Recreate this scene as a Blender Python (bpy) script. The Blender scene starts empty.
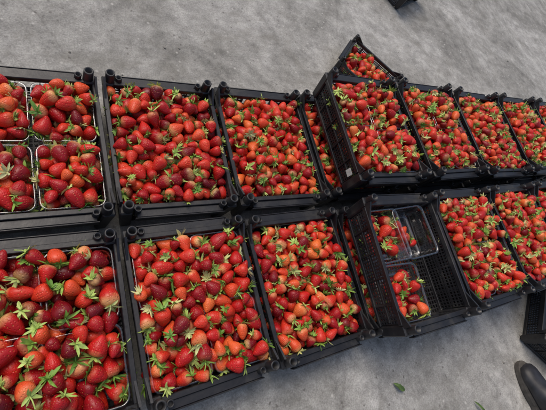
import bpy, bmesh, math, random
import numpy as np
from mathutils import Vector, Matrix, noise
random.seed(7); rng=np.random.default_rng(11)
scene=bpy.context.scene
COL=scene.collection

# ---------------------------------------------------------------- helpers
def new_mat(name):
    m=bpy.data.materials.new(name); m.use_nodes=True
    nt=m.node_tree
    for n in list(nt.nodes): nt.nodes.remove(n)
    out=nt.nodes.new('ShaderNodeOutputMaterial')
    return m,nt,out
def N(nt,t,**kw):
    n=nt.nodes.new(t)
    for k,v in kw.items():
        if k in n.inputs.keys(): n.inputs[k].default_value=v
        else: setattr(n,k,v)
    return n
def L(nt,a,b): nt.links.new(a,b)
def ramp(nt,stops):
    r=nt.nodes.new('ShaderNodeValToRGB')
    el=r.color_ramp.elements
    while len(el)<len(stops): el.new(.5)
    for e,(p,c) in zip(el,stops):
        e.position=p; e.color=(*c,1) if len(c)==3 else c
    return r
def mixc(nt,fac,a,b,mode='MIX'):
    m=nt.nodes.new('ShaderNodeMix'); m.data_type='RGBA'; m.blend_type=mode
    for s,v in ((0,fac),(6,a),(7,b)):
        if hasattr(v,'is_linked'): L(nt,v,m.inputs[s])
        else: m.inputs[s].default_value=v if s==0 else (*v,1)
    return m.outputs[2]
def mathn(nt,op,a,b):
    m=nt.nodes.new('ShaderNodeMath'); m.operation=op
    for s,v in ((0,a),(1,b)):
        if hasattr(v,'is_linked'): L(nt,v,m.inputs[s])
        else: m.inputs[s].default_value=v
    return m.outputs[0]

# ---------------------------------------------------------------- materials
def mat_berry():
    m,nt,out=new_mat('strawberry_skin')
    p=N(nt,'ShaderNodeBsdfPrincipled')
    lp=N(nt,'ShaderNodeAttribute',attribute_name='lp')
    rn=N(nt,'ShaderNodeAttribute',attribute_name='rnd')
    sp=N(nt,'ShaderNodeSeparateColor'); L(nt,rn.outputs['Color'],sp.inputs[0])
    r=ramp(nt,[(0,(.13,.003,.008)),(.2,(.30,.006,.010)),(.45,(.52,.014,.012)),(.75,(.66,.045,.018)),(1,(.76,.15,.035))])
    L(nt,sp.outputs[0],r.inputs[0])
    nz=N(nt,'ShaderNodeTexNoise',Scale=2.2,Detail=2.0); L(nt,lp.outputs['Vector'],nz.inputs['Vector'])
    c=mixc(nt,.35,r.outputs[0],nz.outputs['Fac'],'OVERLAY')
    sx=N(nt,'ShaderNodeSeparateXYZ'); L(nt,lp.outputs['Vector'],sx.inputs[0])
    mr=N(nt,'ShaderNodeMapRange'); mr.inputs['From Min'].default_value=.20; mr.inputs['From Max'].default_value=.60
    L(nt,mathn(nt,'ADD',sx.outputs['Z'],mathn(nt,'MULTIPLY',mathn(nt,'SUBTRACT',nz.outputs['Fac'],.5),.5)),mr.inputs['Value'])
    rr=N(nt,'ShaderNodeMapRange'); rr.inputs['From Min'].default_value=.45; rr.inputs['From Max'].default_value=1.05
    L(nt,sp.outputs[1],rr.inputs['Value'])
    c=mixc(nt,mathn(nt,'MULTIPLY',mr.outputs[0],rr.outputs[0]),c,(.78,.50,.20))
    vo=N(nt,'ShaderNodeTexVoronoi',Scale=7.5,Randomness=.35); L(nt,lp.outputs['Vector'],vo.inputs['Vector'])
    sd=N(nt,'ShaderNodeMapRange'); sd.inputs['From Min'].default_value=.17; sd.inputs['From Max'].default_value=.10
    L(nt,vo.outputs['Distance'],sd.inputs['Value'])
    c=mixc(nt,mathn(nt,'MULTIPLY',sd.outputs[0],.75),c,(.66,.34,.07))
    L(nt,c,p.inputs['Base Color'])
    p.inputs['Roughness'].default_value=.36
    p.inputs['Specular IOR Level'].default_value=.36
    h=N(nt,'ShaderNodeMapRange'); h.inputs['From Min'].default_value=0; h.inputs['From Max'].default_value=.42
    L(nt,vo.outputs['Distance'],h.inputs['Value'])
    b=N(nt,'ShaderNodeBump',Strength=.7,Distance=.0018); L(nt,h.outputs[0],b.inputs['Height'])
    L(nt,b.outputs[0],p.inputs['Normal'])
    L(nt,p.outputs[0],out.inputs[0]); return m
def mat_calyx():
    m,nt,out=new_mat('strawberry_calyx')
    p=N(nt,'ShaderNodeBsdfPrincipled',Roughness=.5)
    rn=N(nt,'ShaderNodeAttribute',attribute_name='rnd')
    sp=N(nt,'ShaderNodeSeparateColor'); L(nt,rn.outputs['Color'],sp.inputs[0])
    r=ramp(nt,[(0,(.12,.25,.035)),(.35,(.26,.42,.07)),(.75,(.46,.57,.15)),(1,(.62,.60,.28))])
    L(nt,sp.outputs[2],r.inputs[0])
    lp=N(nt,'ShaderNodeAttribute',attribute_name='lp')
    nz=N(nt,'ShaderNodeTexNoise',Scale=5.0,Detail=3.0); L(nt,lp.outputs['Vector'],nz.inputs['Vector'])
    c=mixc(nt,.5,r.outputs[0],nz.outputs['Fac'],'OVERLAY')
    L(nt,c,p.inputs['Base Color'])
    L(nt,p.outputs[0],out.inputs[0]); return m
def mat_crate():
    m,nt,out=new_mat('black_plastic')
    p=N(nt,'ShaderNodeBsdfPrincipled')
    tc=N(nt,'ShaderNodeNewGeometry')
    n1=N(nt,'ShaderNodeTexNoise',Scale=9.0,Detail=7.0,Roughness=.75); L(nt,tc.outputs['Position'],n1.inputs['Vector'])
    r=ramp(nt,[(.3,(.007,.007,.009)),(.52,(.014,.014,.016)),(.66,(.038,.036,.033)),(.8,(.09,.08,.07))]); L(nt,n1.outputs['Fac'],r.inputs[0])
    L(nt,r.outputs[0],p.inputs['Base Color'])
    r2=ramp(nt,[(.3,(.28,)*3),(.7,(.6,)*3)]); L(nt,n1.outputs['Fac'],r2.inputs[0]); L(nt,r2.outputs[0],p.inputs['Roughness'])
    n2=N(nt,'ShaderNodeTexNoise',Scale=160.0,Detail=3.0); L(nt,tc.outputs['Position'],n2.inputs['Vector'])
    b=N(nt,'ShaderNodeBump',Strength=.25,Distance=.001); L(nt,n2.outputs['Fac'],b.inputs['Height']); L(nt,b.outputs[0],p.inputs['Normal'])
    L(nt,p.outputs[0],out.inputs[0]); return m
def mat_clear():
    m,nt,out=new_mat('clear_plastic')
    t=N(nt,'ShaderNodeBsdfTransparent'); t.inputs[0].default_value=(.93,.95,.95,1)
    g=N(nt,'ShaderNodeBsdfGlossy'); g.inputs['Roughness'].default_value=.16; g.inputs[0].default_value=(1,1,1,1)
    lw=N(nt,'ShaderNodeLayerWeight',Blend=.35)
    mr=N(nt,'ShaderNodeMapRange'); mr.inputs['To Min'].default_value=.10; mr.inputs['To Max'].default_value=.42
    L(nt,lw.outputs['Facing'],mr.inputs['Value'])
    mx=N(nt,'ShaderNodeMixShader'); L(nt,mr.outputs[0],mx.inputs[0]); L(nt,t.outputs[0],mx.inputs[1]); L(nt,g.outputs[0],mx.inputs[2])
    L(nt,mx.outputs[0],out.inputs[0]); return m
def mat_ground():
    m,nt,out=new_mat('concrete')
    p=N(nt,'ShaderNodeBsdfPrincipled')
    g=N(nt,'ShaderNodeNewGeometry'); P=g.outputs['Position']
    a=N(nt,'ShaderNodeTexNoise',Scale=1.7,Detail=10.0,Roughness=.70,Distortion=.7); L(nt,P,a.inputs['Vector'])
    ra=ramp(nt,[(.32,(.155,.150,.135)),(.45,(.255,.248,.226)),(.56,(.34,.332,.308)),(.70,(.47,.458,.43))]); L(nt,a.outputs['Fac'],ra.inputs[0])
    bN=N(nt,'ShaderNodeTexNoise',Scale=11.0,Detail=12.0,Roughness=.82); L(nt,P,bN.inputs['Vector'])
    rb=ramp(nt,[(.34,(.15,.15,.15)),(.5,(.5,.5,.5)),(.66,(.85,.85,.85))]); L(nt,bN.outputs['Fac'],rb.inputs[0])
    c=mixc(nt,.65,ra.outputs[0],rb.outputs[0],'OVERLAY')
    f=N(nt,'ShaderNodeTexNoise',Scale=190.0,Detail=3.0,Roughness=.7); L(nt,P,f.inputs['Vector'])
    rf=ramp(nt,[(.35,(.2,.2,.2)),(.65,(.8,.8,.8))]); L(nt,f.outputs['Fac'],rf.inputs[0])
    c=mixc(nt,.38,c,rf.outputs[0],'OVERLAY')
    v=N(nt,'ShaderNodeTexVoronoi',Scale=48.0,Randomness=1.0); L(nt,P,v.inputs['Vector'])
    vs=N(nt,'ShaderNodeSeparateColor'); L(nt,v.outputs['Color'],vs.inputs[0])
    dd=N(nt,'ShaderNodeMapRange'); dd.inputs['From Min'].default_value=.30; dd.inputs['From Max'].default_value=.12
    L(nt,mathn(nt,'ADD',v.outputs['Distance'],mathn(nt,'MULTIPLY',mathn(nt,'SUBTRACT',f.outputs['Fac'],.5),.4)),dd.inputs['Value'])
    thr=mathn(nt,'GREATER_THAN',vs.outputs[0],.86)
    c=mixc(nt,mathn(nt,'MULTIPLY',mathn(nt,'MULTIPLY',thr,dd.outputs[0]),.65),c,(.09,.08,.07))
    thr2=mathn(nt,'LESS_THAN',vs.outputs[1],.10)
    c=mixc(nt,mathn(nt,'MULTIPLY',mathn(nt,'MULTIPLY',thr2,dd.outputs[0]),.7),c,(.55,.53,.49))
    s=N(nt,'ShaderNodeTexNoise',Scale=3.4,Detail=9.0,Roughness=.72,Distortion=1.2)
    mp=N(nt,'ShaderNodeMapping'); mp.inputs['Location'].default_value=(3,7,1); L(nt,P,mp.inputs[0]); L(nt,mp.outputs[0],s.inputs['Vector'])
    rs=ramp(nt,[(.50,(0,0,0)),(.66,(1,1,1))]); L(nt,s.outputs['Fac'],rs.inputs[0])
    c=mixc(nt,mathn(nt,'MULTIPLY',rs.outputs[0],.55),c,(.15,.14,.115))
    mp2=N(nt,'ShaderNodeMapping'); mp2.inputs['Rotation'].default_value=(0,0,.6); mp2.inputs['Scale'].default_value=(1,7,1); L(nt,P,mp2.inputs[0])
    s2=N(nt,'ShaderNodeTexNoise',Scale=2.2,Detail=8.0,Roughness=.7); L(nt,mp2.outputs[0],s2.inputs['Vector'])
    rs2=ramp(nt,[(.55,(0,0,0)),(.72,(1,1,1))]); L(nt,s2.outputs['Fac'],rs2.inputs[0])
    c=mixc(nt,mathn(nt,'MULTIPLY',rs2.outputs[0],.3),c,(.50,.49,.46))
    wn=N(nt,'ShaderNodeTexNoise',Scale=5.0,Detail=4.0); L(nt,P,wn.inputs['Vector'])
    wv=mixc(nt,.12,P,wn.outputs['Color'])
    vc=N(nt,'ShaderNodeTexVoronoi',Scale=.8,feature='DISTANCE_TO_EDGE'); L(nt,wv,vc.inputs['Vector'])
    ck=N(nt,'ShaderNodeMapRange'); ck.inputs['From Min'].default_value=.0035; ck.inputs['From Max'].default_value=.0008; L(nt,vc.outputs['Distance'],ck.inputs['Value'])
    c=mixc(nt,mathn(nt,'MULTIPLY',ck.outputs[0],.3),c,(.12,.11,.10))
    L(nt,c,p.inputs['Base Color']); p.inputs['Roughness'].default_value=.8
    b=N(nt,'ShaderNodeBump',Strength=.55,Distance=.006); L(nt,bN.outputs['Fac'],b.inputs['Height'])
    b2=N(nt,'ShaderNodeBump',Strength=.45,Distance=.0015); L(nt,f.outputs['Fac'],b2.inputs['Height']); L(nt,b.outputs[0],b2.inputs['Normal'])
    L(nt,b2.outputs[0],p.inputs['Normal'])
    L(nt,p.outputs[0],out.inputs[0]); return m
def mat_simple(name,col,rough=.6,var=.3,scale=30):
    m,nt,out=new_mat(name)
    p=N(nt,'ShaderNodeBsdfPrincipled',Roughness=rough)
    g=N(nt,'ShaderNodeNewGeometry')
    a=N(nt,'ShaderNodeTexNoise',Scale=float(scale),Detail=5.0); L(nt,g.outputs['Position'],a.inputs['Vector'])
    r=ramp(nt,[(.3,tuple(x*(1-var) for x in col)),(.7,tuple(min(1,x*(1+var)) for x in col))]); L(nt,a.outputs['Fac'],r.inputs[0])
    L(nt,r.outputs[0],p.inputs['Base Color']); L(nt,p.outputs[0],out.inputs[0]); return m

M_B=mat_berry(); M_C=mat_calyx(); M_K=mat_crate(); M_P=mat_clear(); M_G=mat_ground()
M_TAG=mat_simple('paper_tag',(.33,.33,.31),.7,.35,60)
M_LEAF=mat_simple('leaf_green',(.10,.17,.04),.5,.4,60)
M_BOOT=mat_simple('boot_rubber',(.020,.020,.024),.5,.6,25)
M_SOLE=mat_simple('boot_sole',(.07,.063,.055),.85,.4,40)
M_PEB=mat_simple('pebble',(.20,.19,.17),.9,.5,15)

# ---------------------------------------------------------------- strawberry templates
def berry_template(seed):
    r=random.Random(seed)
    Ln=r.uniform(1.05,1.42); k=r.uniform(.28,.56); el=r.uniform(.80,1.0); bend=r.uniform(-.1,.1)
    seg,rings=13,8
    V=[];F=[];MI=[]
    lob=r.uniform(0,.07); ph=r.uniform(0,6)
    def pt(phi,a):
        z=math.cos(phi)*Ln/2
        rr=.49*math.sin(phi)**.92*(1+k*math.cos(phi))/(1+.12*k)
        if phi<.7: z-=.07*(1-phi/.7)**1.3
        rr*=1+lob*math.sin(3*a+ph)+.03*math.sin(2*a+ph*2+z*4)
        x=rr*math.cos(a); y=rr*math.sin(a)*el
        x+=bend*(z*z)*2
        return (x,y,z)
    V.append(pt(0.0,0))
    for i in range(1,rings):
        phi=math.pi*i/rings
        for j in range(seg): V.append(pt(phi,2*math.pi*j/seg))
    V.append(pt(math.pi,0)); last=len(V)-1
    for j in range(seg):
        F.append((0,1+j,1+(j+1)%seg)); MI.append(0)
        o=1+(rings-2)*seg
        F.append((last,o+(j+1)%seg,o+j)); MI.append(0)
    for i in range(rings-2):
        for j in range(seg):
            a=1+i*seg+j; b=1+i*seg+(j+1)%seg
            F.append((a,a+seg,b+seg,b)); MI.append(0)
    top=V[0][2]
    nl=r.randint(8,12)
    fx,fy=r.uniform(-.2,.2),r.uniform(-.2,.2); glift=r.choice((0,.1,.3,.6))
    for q in range(nl):
        a=2*math.pi*q/nl+r.uniform(-.35,.35); ll=r.uniform(.36,.78); w=r.uniform(.06,.115)
        lift=min(1.2,max(-.05,glift+r.uniform(-.15,.5)))
        ca,sa=math.cos(a),math.sin(a); tw=r.uniform(-1,1)
        base=len(V)
        for s,ww in ((.02,.6),(.4,1.0),(.75,.65),(1.0,0)):
            rad=.03+s*ll*(1-.4*max(0,lift))
            zs=top+.04+ .05*math.sin(s*2.2)-.27*max(0,rad-.2)*(1-min(1,lift*1.6))+lift*s*s*.42
            cx,cy=rad*ca+fx*s,rad*sa+fy*s
            tx,ty=-sa*tw*.15*s*s,ca*tw*.15*s*s
            cx+=tx; cy+=ty
            if ww==0: V.append((cx,cy,zs))
            else:
                W=w*ww
                V.append((cx-sa*W,cy+ca*W,zs+.02+tw*.06)); V.append((cx,cy,zs-.015)); V.append((cx+sa*W,cy-ca*W,zs+.02-tw*.06))
        for s in range(2):
            b=base+s*3
            F.append((b,b+1,b+4,b+3)); F.append((b+1,b+2,b+5,b+4)); MI+= [1,1]
        b=base+6
        F.append((b,b+1,b+3)); F.append((b+1,b+2,b+3)); MI+=[1,1]
    if r.random()<.7:
        sl=r.uniform(.2,.7); dx,dy=r.uniform(-.35,.35),r.uniform(-.35,.35); base=len(V)
        for s in (0,.5,1):
            for j in range(5):
                t=2*math.pi*j/5
                V.append((.036*math.cos(t)+dx*s*s,.036*math.sin(t)+dy*s*s,top+sl*s))
        for s in range(2):
            for j in range(5):
                a=base+s*5+j; b=base+s*5+(j+1)%5
                F.append((a,b,b+5,a+5)); MI.append(1)
        F.append(tuple(base+10+j for j in range(5))); MI.append(1)
    V=np.array(V,dtype=np.float32)
    return V,F,MI
TPL=[]
for s in range(28):
    V,F,MI=berry_template(s+3)
    lt=np.array([len(f) for f in F],dtype=np.int32)
    lv=np.array([i for f in F for i in f],dtype=np.int32)
    TPL.append((V,lv,lt,np.array(MI,dtype=np.int32)))

def rand_rot():
    z=random.uniform(-.5,.85); a=random.uniform(0,2*math.pi)
    s=math.sqrt(max(0,1-z*z)); d=Vector((s*math.cos(a),s*math.sin(a),z))
    q=d.to_track_quat('Z','Y').to_matrix()
    return np.array((q@Matrix.Rotation(random.uniform(0,6.28),3,'Z')),dtype=np.float32)

def build_berries(name,items,tone=0.0):
    VS=[];LV=[];LT=[];MI=[];LP=[];RN=[];off=0
    for (x,y,z,D) in items:
        V,lv,lt,mi=TPL[random.randrange(len(TPL))]
        R=rand_rot()
        W=(V*D)@R.T+np.array((x,y,z),dtype=np.float32)
        VS.append(W);LV.append(lv+off);LT.append(lt);MI.append(mi);LP.append(V)
        rr=min(1,max(0,random.betavariate(1.5,1.5)+tone)); rc=np.array((rr,random.random(),random.random(),1),dtype=np.float32)
        RN.append(np.tile(rc,(len(V),1))); off+=len(V)
    VS=np.concatenate(VS);LV=np.concatenate(LV);LT=np.concatenate(LT);MI=np.concatenate(MI);LP=np.concatenate(LP);RN=np.concatenate(RN)
    me=bpy.data.meshes.new(name)
    me.vertices.add(len(VS)); me.vertices.foreach_set('co',VS.ravel().astype(np.float32))
    me.loops.add(len(LV)); me.loops.foreach_set('vertex_index',LV)
    me.polygons.add(len(LT)); st=np.concatenate(([0],np.cumsum(LT)[:-1])).astype(np.int32)
    me.polygons.foreach_set('loop_start',st); me.polygons.foreach_set('loop_total',LT)
    me.polygons.foreach_set('material_index',MI)
    me.polygons.foreach_set('use_smooth',np.ones(len(LT),dtype=bool))
    me.update(calc_edges=True)
    a=me.attributes.new('lp','FLOAT_VECTOR','POINT'); a.data.foreach_set('vector',LP.ravel().astype(np.float32))
    a=me.attributes.new('rnd','FLOAT_COLOR','POINT'); a.data.foreach_set('color',RN.ravel().astype(np.float32))
    me.materials.append(M_B); me.materials.append(M_C)
    ob=bpy.data.objects.new(name,me); COL.objects.link(ob); return ob

def drop(cx,cy,rot,hx,hy,z0,ztop,mound,D,maxn=700,cands=20):
    pts=np.zeros((0,4)); items=[]; fails=0
    c,s=math.cos(rot),math.sin(rot)
    p1,p2=random.uniform(0,6),random.uniform(0,6)
    while len(items)<maxn and fails<16:
        d=D*random.uniform(.74,1.22); r=d*.455
        best=None
        for _ in range(cands):
            x=random.uniform(-hx+r,hx-r); y=random.uniform(-hy+r,hy-r)
            z=z0+r
            if len(pts):
                dx=pts[:,0]-x; dy=pts[:,1]-y; rr=(pts[:,3]+r)**2-dx*dx-dy*dy
                mk=rr>0
                if mk.any(): z=max(z,(pts[mk,2]+np.sqrt(rr[mk])).max())
            lim=ztop+mound*((1-(x/hx)**4)*(1-(y/hy)**4)+.35*math.sin(x*22+p1)*math.sin(y*19+p2))
            if best is None or z-lim<best[3]: best=(x,y,z,z-lim)
        if best[3]>0: fails+=1; continue
        x,y,z,_=best
        pts=np.vstack((pts,(x,y,z,r)))
        items.append((cx+c*x-s*y,cy+s*x+c*y,z,d))
    return items

# ---------------------------------------------------------------- crate mesh
W,LN,HC=.345,.45,.118
def make_crate_mesh():
    bm=bmesh.new()
    def box(x0,x1,y0,y1,z0,z1,bev=.0015):
        r=bmesh.ops.create_cube(bm,size=1)
        vs=r['verts']
        for v in vs:
            v.co=Vector(((x0+x1)/2+v.co.x*(x1-x0),(y0+y1)/2+v.co.y*(y1-y0),(z0+z1)/2+v.co.z*(z1-z0)))
        if bev:
            es=list({e for v in vs for e in v.link_edges})
            bmesh.ops.bevel(bm,geom=es,offset=bev,segments=1,affect='EDGES')
    def tube(x,y,z0,z1,r,ri=None,seg=18,taper=1.0,depth=.03):
        ri=ri or r*.62
        rings=[]
        spec=[(r,z0),(r*taper,z1-.002),(r*taper*.93,z1),(ri,z1),(ri*.95,z1-depth)]
        for rad,z in spec:
            rings.append([bm.verts.new((x+rad*math.cos(2*math.pi*j/seg),y+rad*math.sin(2*math.pi*j/seg),z)) for j in range(seg)])
        for a,b in zip(rings,rings[1:]):
            for j in range(seg):
                f=bm.faces.new((a[j],a[(j+1)%seg],b[(j+1)%seg],b[j])); f.smooth=True
        bm.faces.new(rings[-1])
    def lattice(o,u,v,nu,nv,bar,th):
        o,u,v=Vector(o),Vector(u),Vector(v)
        n=u.cross(v).normalized()*th
        lu,lv=u.length/nu,v.length/nv; uu,vv=u.normalized(),v.normalized()
        cu,cv=uu*lu,vv*lv; bu,bv=uu*bar/2,vv*bar/2
        G=[[ [bm.verts.new(o+cu*i+cv*j+n*k) for k in (0,1)] for j in range(nv+1)] for i in range(nu+1)]
        for i in range(nu):
            for j in range(nv):
                c=[G[i][j],G[i+1][j],G[i+1][j+1],G[i][j+1]]
                b=o+cu*i+cv*j
                I=[(b+bu+bv),(b+cu-bu+bv),(b+cu-bu+cv-bv),(b+bu+cv-bv)]
                I=[[bm.verts.new(p),bm.verts.new(p+n)] for p in I]
                for q in range(4):
                    w=(q+1)%4
                    bm.faces.new((c[w][0],c[q][0],I[q][0],I[w][0]))
                    bm.faces.new((c[q][1],c[w][1],I[w][1],I[q][1]))
                    bm.faces.new((I[q][0],I[q][1],I[w][1],I[w][0]))
    X=W/2; Y=.200; ZL=HC-.032; ZR=HC-.0175
    for s in (-1,1):
        xa,xb=sorted((s*(X-.012),s*(X-.008)))
        lattice((xa,-Y+.014,.014),(0,Y*2-.028,0),(0,0,ZL),34,7,.0042,.003)
        a,b=sorted((s*(X-.013),s*X)); box(a,b,-Y+.01,Y-.01,HC-.017,HC)
        a,b=sorted((s*(X-.013),s*(X-.002))); box(a,b,-Y+.01,Y-.01,0,.013)
        for yy in (-.125,-.042,.042,.125):
            a,b=sorted((s*(X-.011),s*(X-.003))); box(a,b,yy-.003,yy+.003,.0135,ZR,.0008)
        a,b=sorted((s*(X-.0115),s*(X-.0045))); box(a,b,-Y+.02,Y-.02,.056,.061,.0008)
        for p,q in ((-X+.02,-.062),(.062,X-.02)):
            lattice((p,s*(Y-.001)+.0015,.014),(q-p,0,0),(0,0,ZL),6,7,.0042,.003)
        lattice((-.060,s*(Y-.001)+.0015,.014),(.12,0,0),(0,0,.048),9,4,.0045,.003)
        a,b=sorted((s*(Y-.007),s*(Y+.003)))
        box(-.0645,-.0585,a,b,.0135,ZR,.001); box(.0585,.0645,a,b,.0135,ZR,.001); box(-.058,.058,a,b,.063,.071,.001)
        a,b=sorted((s*(Y-.006),s*(Y+.008))); box(-X+.03,X-.03,a,b,HC-.0165,HC-.001)
        a,b=sorted((s*(Y+.0085),s*(Y+.030))); box(-X+.045,X-.045,a,b,HC-.016,HC-.008)
        a,b=sorted((s*(Y+.0305),s*(Y+.034))); box(-X+.040,X-.040,a,b,HC-.030,HC-.007,.001)
        for xx in (-.09,-.03,.03,.09):
            a,b=sorted((s*(Y+.0035),s*(Y+.029))); box(xx-.0015,xx+.0015,a,b,HC-.040,HC-.0165,.0005)
        a,b=sorted((s*(Y-.006),s*(Y+.006))); box(-X+.02,X-.02,a,b,.0005,.0132)
        for t in (-1,1):
            a,b=sorted((t*(X-.034),t*(X-.001))); c,d=sorted((s*(Y-.010),s*(Y+.023)))
            box(a,b,c,d,.004,HC+.003,.004)
            tube(t*(X-.022),s*(Y+.008),HC-.01,HC+.036,.0145,taper=.93)
            tube(t*(X-.048),s*(Y+.012),HC-.03,HC+.012,.010,taper=.95,depth=.012)
            a,b=sorted((t*(X-.008),t*(X-.002)))
            v=[bm.verts.new(co) for co in ((a,s*(Y-.06),HC-.001),(b,s*(Y-.06),HC-.001),(b,s*(Y),HC-.001),(a,s*(Y),HC-.001),(a,s*(Y-.004),HC+.028),(b,s*(Y-.004),HC+.028))]
            for f in ((0,1,2,3),(0,4,5,1),(2,5,4,3),(0,3,4),(1,5,2)): bm.faces.new([v[i] for i in f])
            box(t*(X-.022)-.009,t*(X-.022)+.009,s*(Y+.008)-.009,s*(Y+.008)+.009,-.003,.0035,.001)
    lattice((-X+.014,-Y+.006,.002),(W-.028,0,0),(0,Y*2-.012,0),22,26,.0045,.003)
    for yy in (-.1,0,.1): box(-X+.015,X-.015,yy-.004,yy+.004,-.001,.0075,.001)
    for xx in (-.08,.08): box(xx-.004,xx+.004,-Y+.008,Y-.008,-.0015,.0068,.001)
    for v in bm.verts:
        k=1-.085*max(0,min(1,1-v.co.z/HC))
        v.co.x*=k; v.co.y*=1-.03*max(0,min(1,1-v.co.z/HC))
    bmesh.ops.recalc_face_normals(bm,faces=bm.faces)
    me=bpy.data.meshes.new('crate_mesh'); bm.to_mesh(me); bm.free(); me.materials.append(M_K); return me
CM=make_crate_mesh()
def crate(x,y,z,rot=0,name='plastic_crate',scale=1,tilt=(0,0)):
    o=bpy.data.objects.new(name,CM); o.location=(x,y,z); o.rotation_euler=(tilt[0],tilt[1],math.radians(rot)); o.scale=(scale,)*3
    COL.objects.link(o); return o

# ---------------------------------------------------------------- punnet mesh
def make_punnet():
    bm=bmesh.new()
    def ring(hx,hy,r,z,seg=5):
        out=[]
        for (sx,sy,a0) in ((1,1,0),(-1,1,90),(-1,-1,180),(1,-1,270)):
            for k in range(seg+1):
                a=math.radians(a0+90*k/seg)
                out.append(bm.verts.new((sx*(hx-r)+r*math.cos(a),sy*(hy-r)+r*math.sin(a),z)))
        return out
    spec=[(.077,.093,.022,.0745),(.077,.093,.022,.078),(.0735,.0895,.020,.079),(.071,.087,.018,.0775),(.069,.085,.018,.070),(.0675,.0835,.018,.045),(.0685,.0845,.018,.043),(.064,.080,.016,.008),(.060,.076,.014,.001),(.050,.066,.012,.001),(.048,.064,.010,.006),(.02,.03,.008,.006)]
    rs=[ring(*s) for s in spec]
    for a,b in zip(rs,rs[1:]):
        n=len(a)
        for j in range(n):
            f=bm.faces.new((a[j],a[(j+1)%n],b[(j+1)%n],b[j])); f.smooth=True
    bm.faces.new(rs[-1])
    me=bpy.data.meshes.new('punnet_mesh'); bm.to_mesh(me); bm.free(); me.materials.append(M_P); return me
PM=make_punnet()
def punnet(x,y,z,rot=0,tilt=(0,0)):
    o=bpy.data.objects.new('clear_plastic_punnet',PM); o.location=(x,y,z); o.rotation_euler=(tilt[0],tilt[1],math.radians(rot)); COL.objects.link(o); return o

def fill(x,y,z,rot,D,quad=False,mound=.02,top=None,tone=0.0,name='strawberry_pile',punn=False,start=.045,gap=0):
    top=z+HC-.004 if top is None else top
    R=math.radians(rot); items=[]
    if quad:
        for i in (-1,1):
            for j in (-1,1):
                lx,ly=i*.0795,j*.0965
                wx=x+math.cos(R)*lx-math.sin(R)*ly; wy=y+math.sin(R)*lx+math.cos(R)*ly
                punnet(wx,wy,z+.030,rot+random.uniform(-1,1))
                items+=drop(wx,wy,R,.079-gap,.0955-gap,z+.042,top+random.uniform(-.004,.003),mound,D)
    else:
        if punn:
            for i in (-1,1):
                for j in (-1,1):
                    lx,ly=i*.0795,j*.0965
                    punnet(x+math.cos(R)*lx-math.sin(R)*ly,y+math.sin(R)*lx+math.cos(R)*ly,z+.034,rot)
        items=drop(x,y,R,.165,.197,z+start,top,mound,D)
    return build_berries(name,items,tone=tone)

# ---------------------------------------------------------------- left group
YU,YL=.580,.095
crate(-.015,YU,.004,.3); fill(-.015,YU,.004,.3,.036,quad=True,mound=.022,gap=.002)
crate(-.020,YL,.004,-.4); fill(-.020,YL,.004,-.4,.040,punn=True,mound=.028,tone=-.08)
crate(.340,YU,.004,-.6); fill(.340,YU,.004,-.6,.035,mound=.026,tone=-.08)
crate(.337,YL,.004,.5); fill(.337,YL,.004,.5,.036,punn=True,mound=.024,tone=-.02)
crate(.698,YU-.003,.004,-.8); fill(.698,YU-.003,.004,-.8,.0325,mound=.024,tone=.10)
crate(.694,YL-.004,.004,.3); fill(.694,YL-.004,.004,.3,.034,mound=.022,tone=.03)
Z2=.004+HC+.036-.018
RU=[(1.090,YU,-1.2),(1.478,YU+.004,.6),(1.858,YU-.004,-.6),(2.245,YU,.4),(2.63,YU,0)]
RL=[(1.055,YL-.022,-2.2),(1.410,YL-.022,-.8),(1.785,YL-.022,.3),(2.155,YL-.02,0)]
for k,(x,y,r) in enumerate(RU+RL):
    crate(x if k not in (0,5) else 1.054,y+(0 if k<5 else .014),.004,r*.4)
LT=.004+HC-.016
fill(1.054,YU,.004,0,.034,mound=.0,top=LT); fill(1.054,YL,.004,0,.034,mound=.0,top=LT)
sizes=[.033,.032,.033,.033,.033]
for i,((x,y,r),D) in enumerate(zip(RU,sizes)):
    crate(x,y,Z2,r); fill(x,y,Z2,r,D,mound=.028,tone=.02,quad=i in (0,1),gap=.001)
for i,(x,y,r) in enumerate(RL):
    crate(x,y,Z2,r)
    if i>0: fill(x,y,Z2,r,.033,mound=.028,tone=.02,quad=i==1,gap=-.001)
# sparse crate
x,y,_=RL[0]
it=[]
punnet(x-.076,y+.096,Z2+.018,0); it+=drop(x-.076,y+.096,0,.064,.080,Z2+.028,Z2+.08,0,.036,maxn=13,cands=2)
punnet(x-.084,y-.096,Z2+.018,-4); it+=drop(x-.084,y-.096,0,.064,.080,Z2+.028,Z2+.095,0,.036,maxn=24,cands=4)
punnet(x+.050,y+.092,Z2+.028,1,(0,-.06)); it+=drop(x+.04,y+.092,0,.05,.07,Z2+.036,Z2+.06,0,.035,maxn=4,cands=1)
build_berries('strawberry_pile',it)
def tag(x,y,z,w,h,rz):
    bm=bmesh.new(); r=bmesh.ops.create_cube(bm,size=1)
    for v in r['verts']: v.co=Vector((v.co.x*.0012,v.co.y*w,v.co.z*h))
    bmesh.ops.bevel(bm,geom=bm.edges[:],offset=.0004,segments=1,affect='EDGES')
    me=bpy.data.meshes.new('tag'); bm.to_mesh(me); bm.free(); me.materials.append(M_TAG)
    o=bpy.data.objects.new('paper_label',me); o.location=(x,y,z); o.rotation_euler=(0,math.radians(6),rz); COL.objects.link(o)
tag(RU[0][0]-.345/2-.004,YU-.168,Z2+.078,.026,.024,math.radians(-1.2))

# extra crates around
crate(1.415,1.015,.004,45,scale=.72)
R=math.radians(45)
build_berries('strawberry_pile',drop(1.415,1.015,R,.112,.138,.03,.074,0,.034,maxn=60))
crate(2.02,1.88,.004,28)
crate(2.07,-.43,.004,40)

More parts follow.
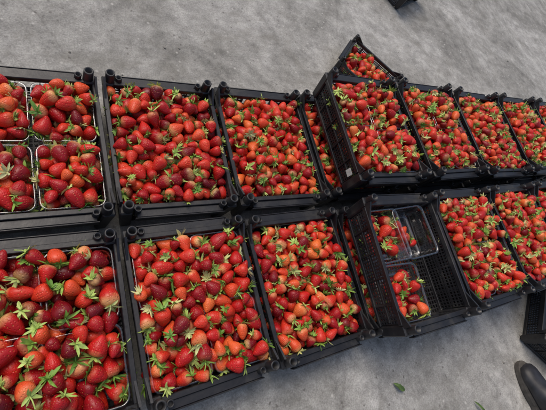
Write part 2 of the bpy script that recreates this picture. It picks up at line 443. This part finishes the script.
# ---------------------------------------------------------------- ground
bm=bmesh.new(); bmesh.ops.create_grid(bm,x_segments=40,y_segments=40,size=60)
me=bpy.data.meshes.new('ground'); bm.to_mesh(me); bm.free(); me.materials.append(M_G)
g=bpy.data.objects.new('ground',me); COL.objects.link(g)

bm=bmesh.new()
for _ in range(800):
    x=random.uniform(-1,3.2); y=random.choice((random.uniform(.85,3.2),random.uniform(-1.6,-.18)))
    s=random.uniform(.0008,.0024) if random.random()<.93 else random.uniform(.003,.006)
    r=bmesh.ops.create_icosphere(bm,subdivisions=1,radius=s)
    q=Matrix.Rotation(random.uniform(0,6),3,'Z')
    for v in r['verts']:
        c=v.co*random.uniform(.75,1.2); c.z*=.6; v.co=q@Vector((c.x*1.3,c.y,c.z))+Vector((x,y,s*.35))
me=bpy.data.meshes.new('gravel'); bm.to_mesh(me); bm.free(); me.materials.append(M_PEB)
COL.objects.link(bpy.data.objects.new('gravel',me))

def leaf(x,y,rot,l,w,name='fallen_leaf'):
    bm=bmesh.new(); n=8; rows=[]
    for i in range(n+1):
        t=i/n; ww=w*math.sin(math.pi*min(1,t*.97+.02))**.8*(1-.25*t)*(1+.12*math.sin(i*2.5)); z=.004+.012*math.sin(t*3.0)
        rows.append([bm.verts.new((l*(t-.5),ww*s+.25*l*(t-.5)**2,z+abs(s)*.005+.002*math.sin(i+s))) for s in (-1,-.5,0,.5,1)])
    for a,b in zip(rows,rows[1:]):
        for j in range(4):
            f=bm.faces.new((a[j],b[j],b[j+1],a[j+1])); f.smooth=True
    me=bpy.data.meshes.new(name); bm.to_mesh(me); bm.free(); me.materials.append(M_LEAF)
    o=bpy.data.objects.new(name,me); o.location=(x,y,0); o.rotation_euler=(0,0,rot); COL.objects.link(o)
leaf(1.015,-.33,-.8,.050,.011)
leaf(1.38,-.515,-1.0,.06,.007)

def boot(x,y,rot):
    bm=bmesh.new()
    rings=[]
    def ring(c,ax,ay,hw,hh,n=24):
        out=[]
        for j in range(n):
            a=2*math.pi*j/n
            p=Vector(c)+Vector(ax)*hw*math.cos(a)+Vector(ay)*hh*math.sin(a)
            if p.z>.06: p+=Vector((.004*math.sin(p.z*110+a*2),.003*math.sin(p.z*80-a*3),0))
            out.append(bm.verts.new(p))
        return out
    path=[((.205,0,.030),(0,1,0),(0,0,1),.014,.008),((.198,0,.034),(0,1,0),(0,0,1),.034,.018),((.178,0,.038),(0,1,0),(0,0,1),.047,.026),((.150,0,.041),(0,1,0),(0,0,1),.051,.030),((.120,0,.046),(0,1,0),(0,0,1),.050,.035),
      ((.085,0,.053),(0,1,0),(.15,0,1),.046,.042),((.055,0,.064),(0,1,0),(.3,0,.95),.042,.052),((.025,0,.076),(0,1,0),(.5,0,.87),.040,.062),((-.005,0,.105),(0,1,0),(.8,0,.6),.041,.066),((-.018,0,.150),(0,1,0),(1,0,.15),.043,.056),
      ((-.020,0,.180),(0,1,0),(1,0,0),.045,.055),((-.020,0,.210),(0,1,0),(1,0,0),.048,.055),((-.021,0,.245),(0,1,0),(1,0,0),.051,.058),((-.022,0,.280),(0,1,0),(1,0,0),.055,.062),((-.024,0,.340),(0,1,0),(1,0,0),.058,.066),((-.024,0,.345),(0,1,0),(1,0,0),.053,.060),((-.024,0,.25),(0,1,0),(1,0,0),.045,.05)]
    for c,ax,ay,hw,hh in path: rings.append(ring(c,ax,ay,hw,hh))
    for a,b in zip(rings,rings[1:]):
        n=len(a)
        for j in range(n):
            f=bm.faces.new((a[j],a[(j+1)%n],b[(j+1)%n],b[j])); f.smooth=True
    bm.faces.new(rings[0]); bm.faces.new(rings[-1])
    nf=len(bm.faces)
    n=40; out=[]
    for k in range(n):
        a=2*math.pi*k/n; cx=.068+.150*math.cos(a)
        wv=(.050+.008*math.cos(a)-.010*math.exp(-((cx-.04)/.035)**2))*(abs(math.sin(a))**.75)*(1 if math.sin(a)>=0 else -1)
        out.append((cx,wv))
    layers=[(.001,.97),(.005,1.0),(.022,1.0),(.026,.97),(.032,.94)]
    vr=[[bm.verts.new((.068+(p[0]-.068)*s,p[1]*s,z)) for p in out] for z,s in layers]
    for A,B in zip(vr,vr[1:]):
        for k in range(n): bm.faces.new((A[k],A[(k+1)%n],B[(k+1)%n],B[k]))
    bm.faces.new(vr[-1]); bm.faces.new(vr[0])
    # instep strap
    bm.faces.ensure_lookup_table()
    for f in bm.faces[nf:]: f.material_index=1
    bmesh.ops.recalc_face_normals(bm,faces=bm.faces)
    me=bpy.data.meshes.new('rubber_boot'); bm.to_mesh(me); bm.free(); me.materials.append(M_BOOT); me.materials.append(M_SOLE)
    o=bpy.data.objects.new('rubber_boot',me); o.location=(x,y,0); o.rotation_euler=(0,0,rot); COL.objects.link(o)
boot(1.735,-.655,math.radians(92))

# ---------------------------------------------------------------- camera
f=378.0
v1=Vector((-336,-1234,f)); v2=Vector((627,-55,f))
ex=v2.normalized(); ey=v1.normalized(); ez=ex.cross(ey).normalized(); ey=ez.cross(ex)
right=Vector((ex.x,ey.x,ez.x)); down=Vector((ex.y,ey.y,ez.y)); fwd=Vector((ex.z,ey.z,ez.z))
cam=bpy.data.cameras.new('camera'); co=bpy.data.objects.new('camera',cam); COL.objects.link(co)
Mx=Matrix((( right.x,-down.x,-fwd.x,0),(right.y,-down.y,-fwd.y,0),(right.z,-down.z,-fwd.z,1.004+HC),(0,0,0,1)))
co.matrix_world=Mx
cam.sensor_width=36; cam.lens=f/546*36; cam.clip_end=500; cam.clip_start=.02
scene.camera=co

# ---------------------------------------------------------------- light
w=bpy.data.worlds.new('World'); scene.world=w; w.use_nodes=True; nt=w.node_tree
bg=nt.nodes['Background']; sky=nt.nodes.new('ShaderNodeTexSky'); sky.sky_type='NISHITA'; sky.sun_disc=False
EL,AZ=math.radians(58),math.radians(-25)
sky.sun_elevation=EL; sky.sun_rotation=AZ; sky.dust_density=4; sky.ozone_density=.3
nt.links.new(sky.outputs[0],bg.inputs[0]); bg.inputs[1].default_value=.14
sl=bpy.data.lights.new('sun','SUN'); sl.energy=1.3; sl.angle=math.radians(35); sl.color=(1,.94,.86)
so=bpy.data.objects.new('sun',sl); COL.objects.link(so)
d=Vector((math.sin(AZ)*math.cos(EL),math.cos(AZ)*math.cos(EL),math.sin(EL)))
so.rotation_euler=d.to_track_quat('Z','Y').to_euler(); so.location=d*5
scene.view_settings.view_transform='Standard'; scene.view_settings.look='None'; scene.view_settings.exposure=0
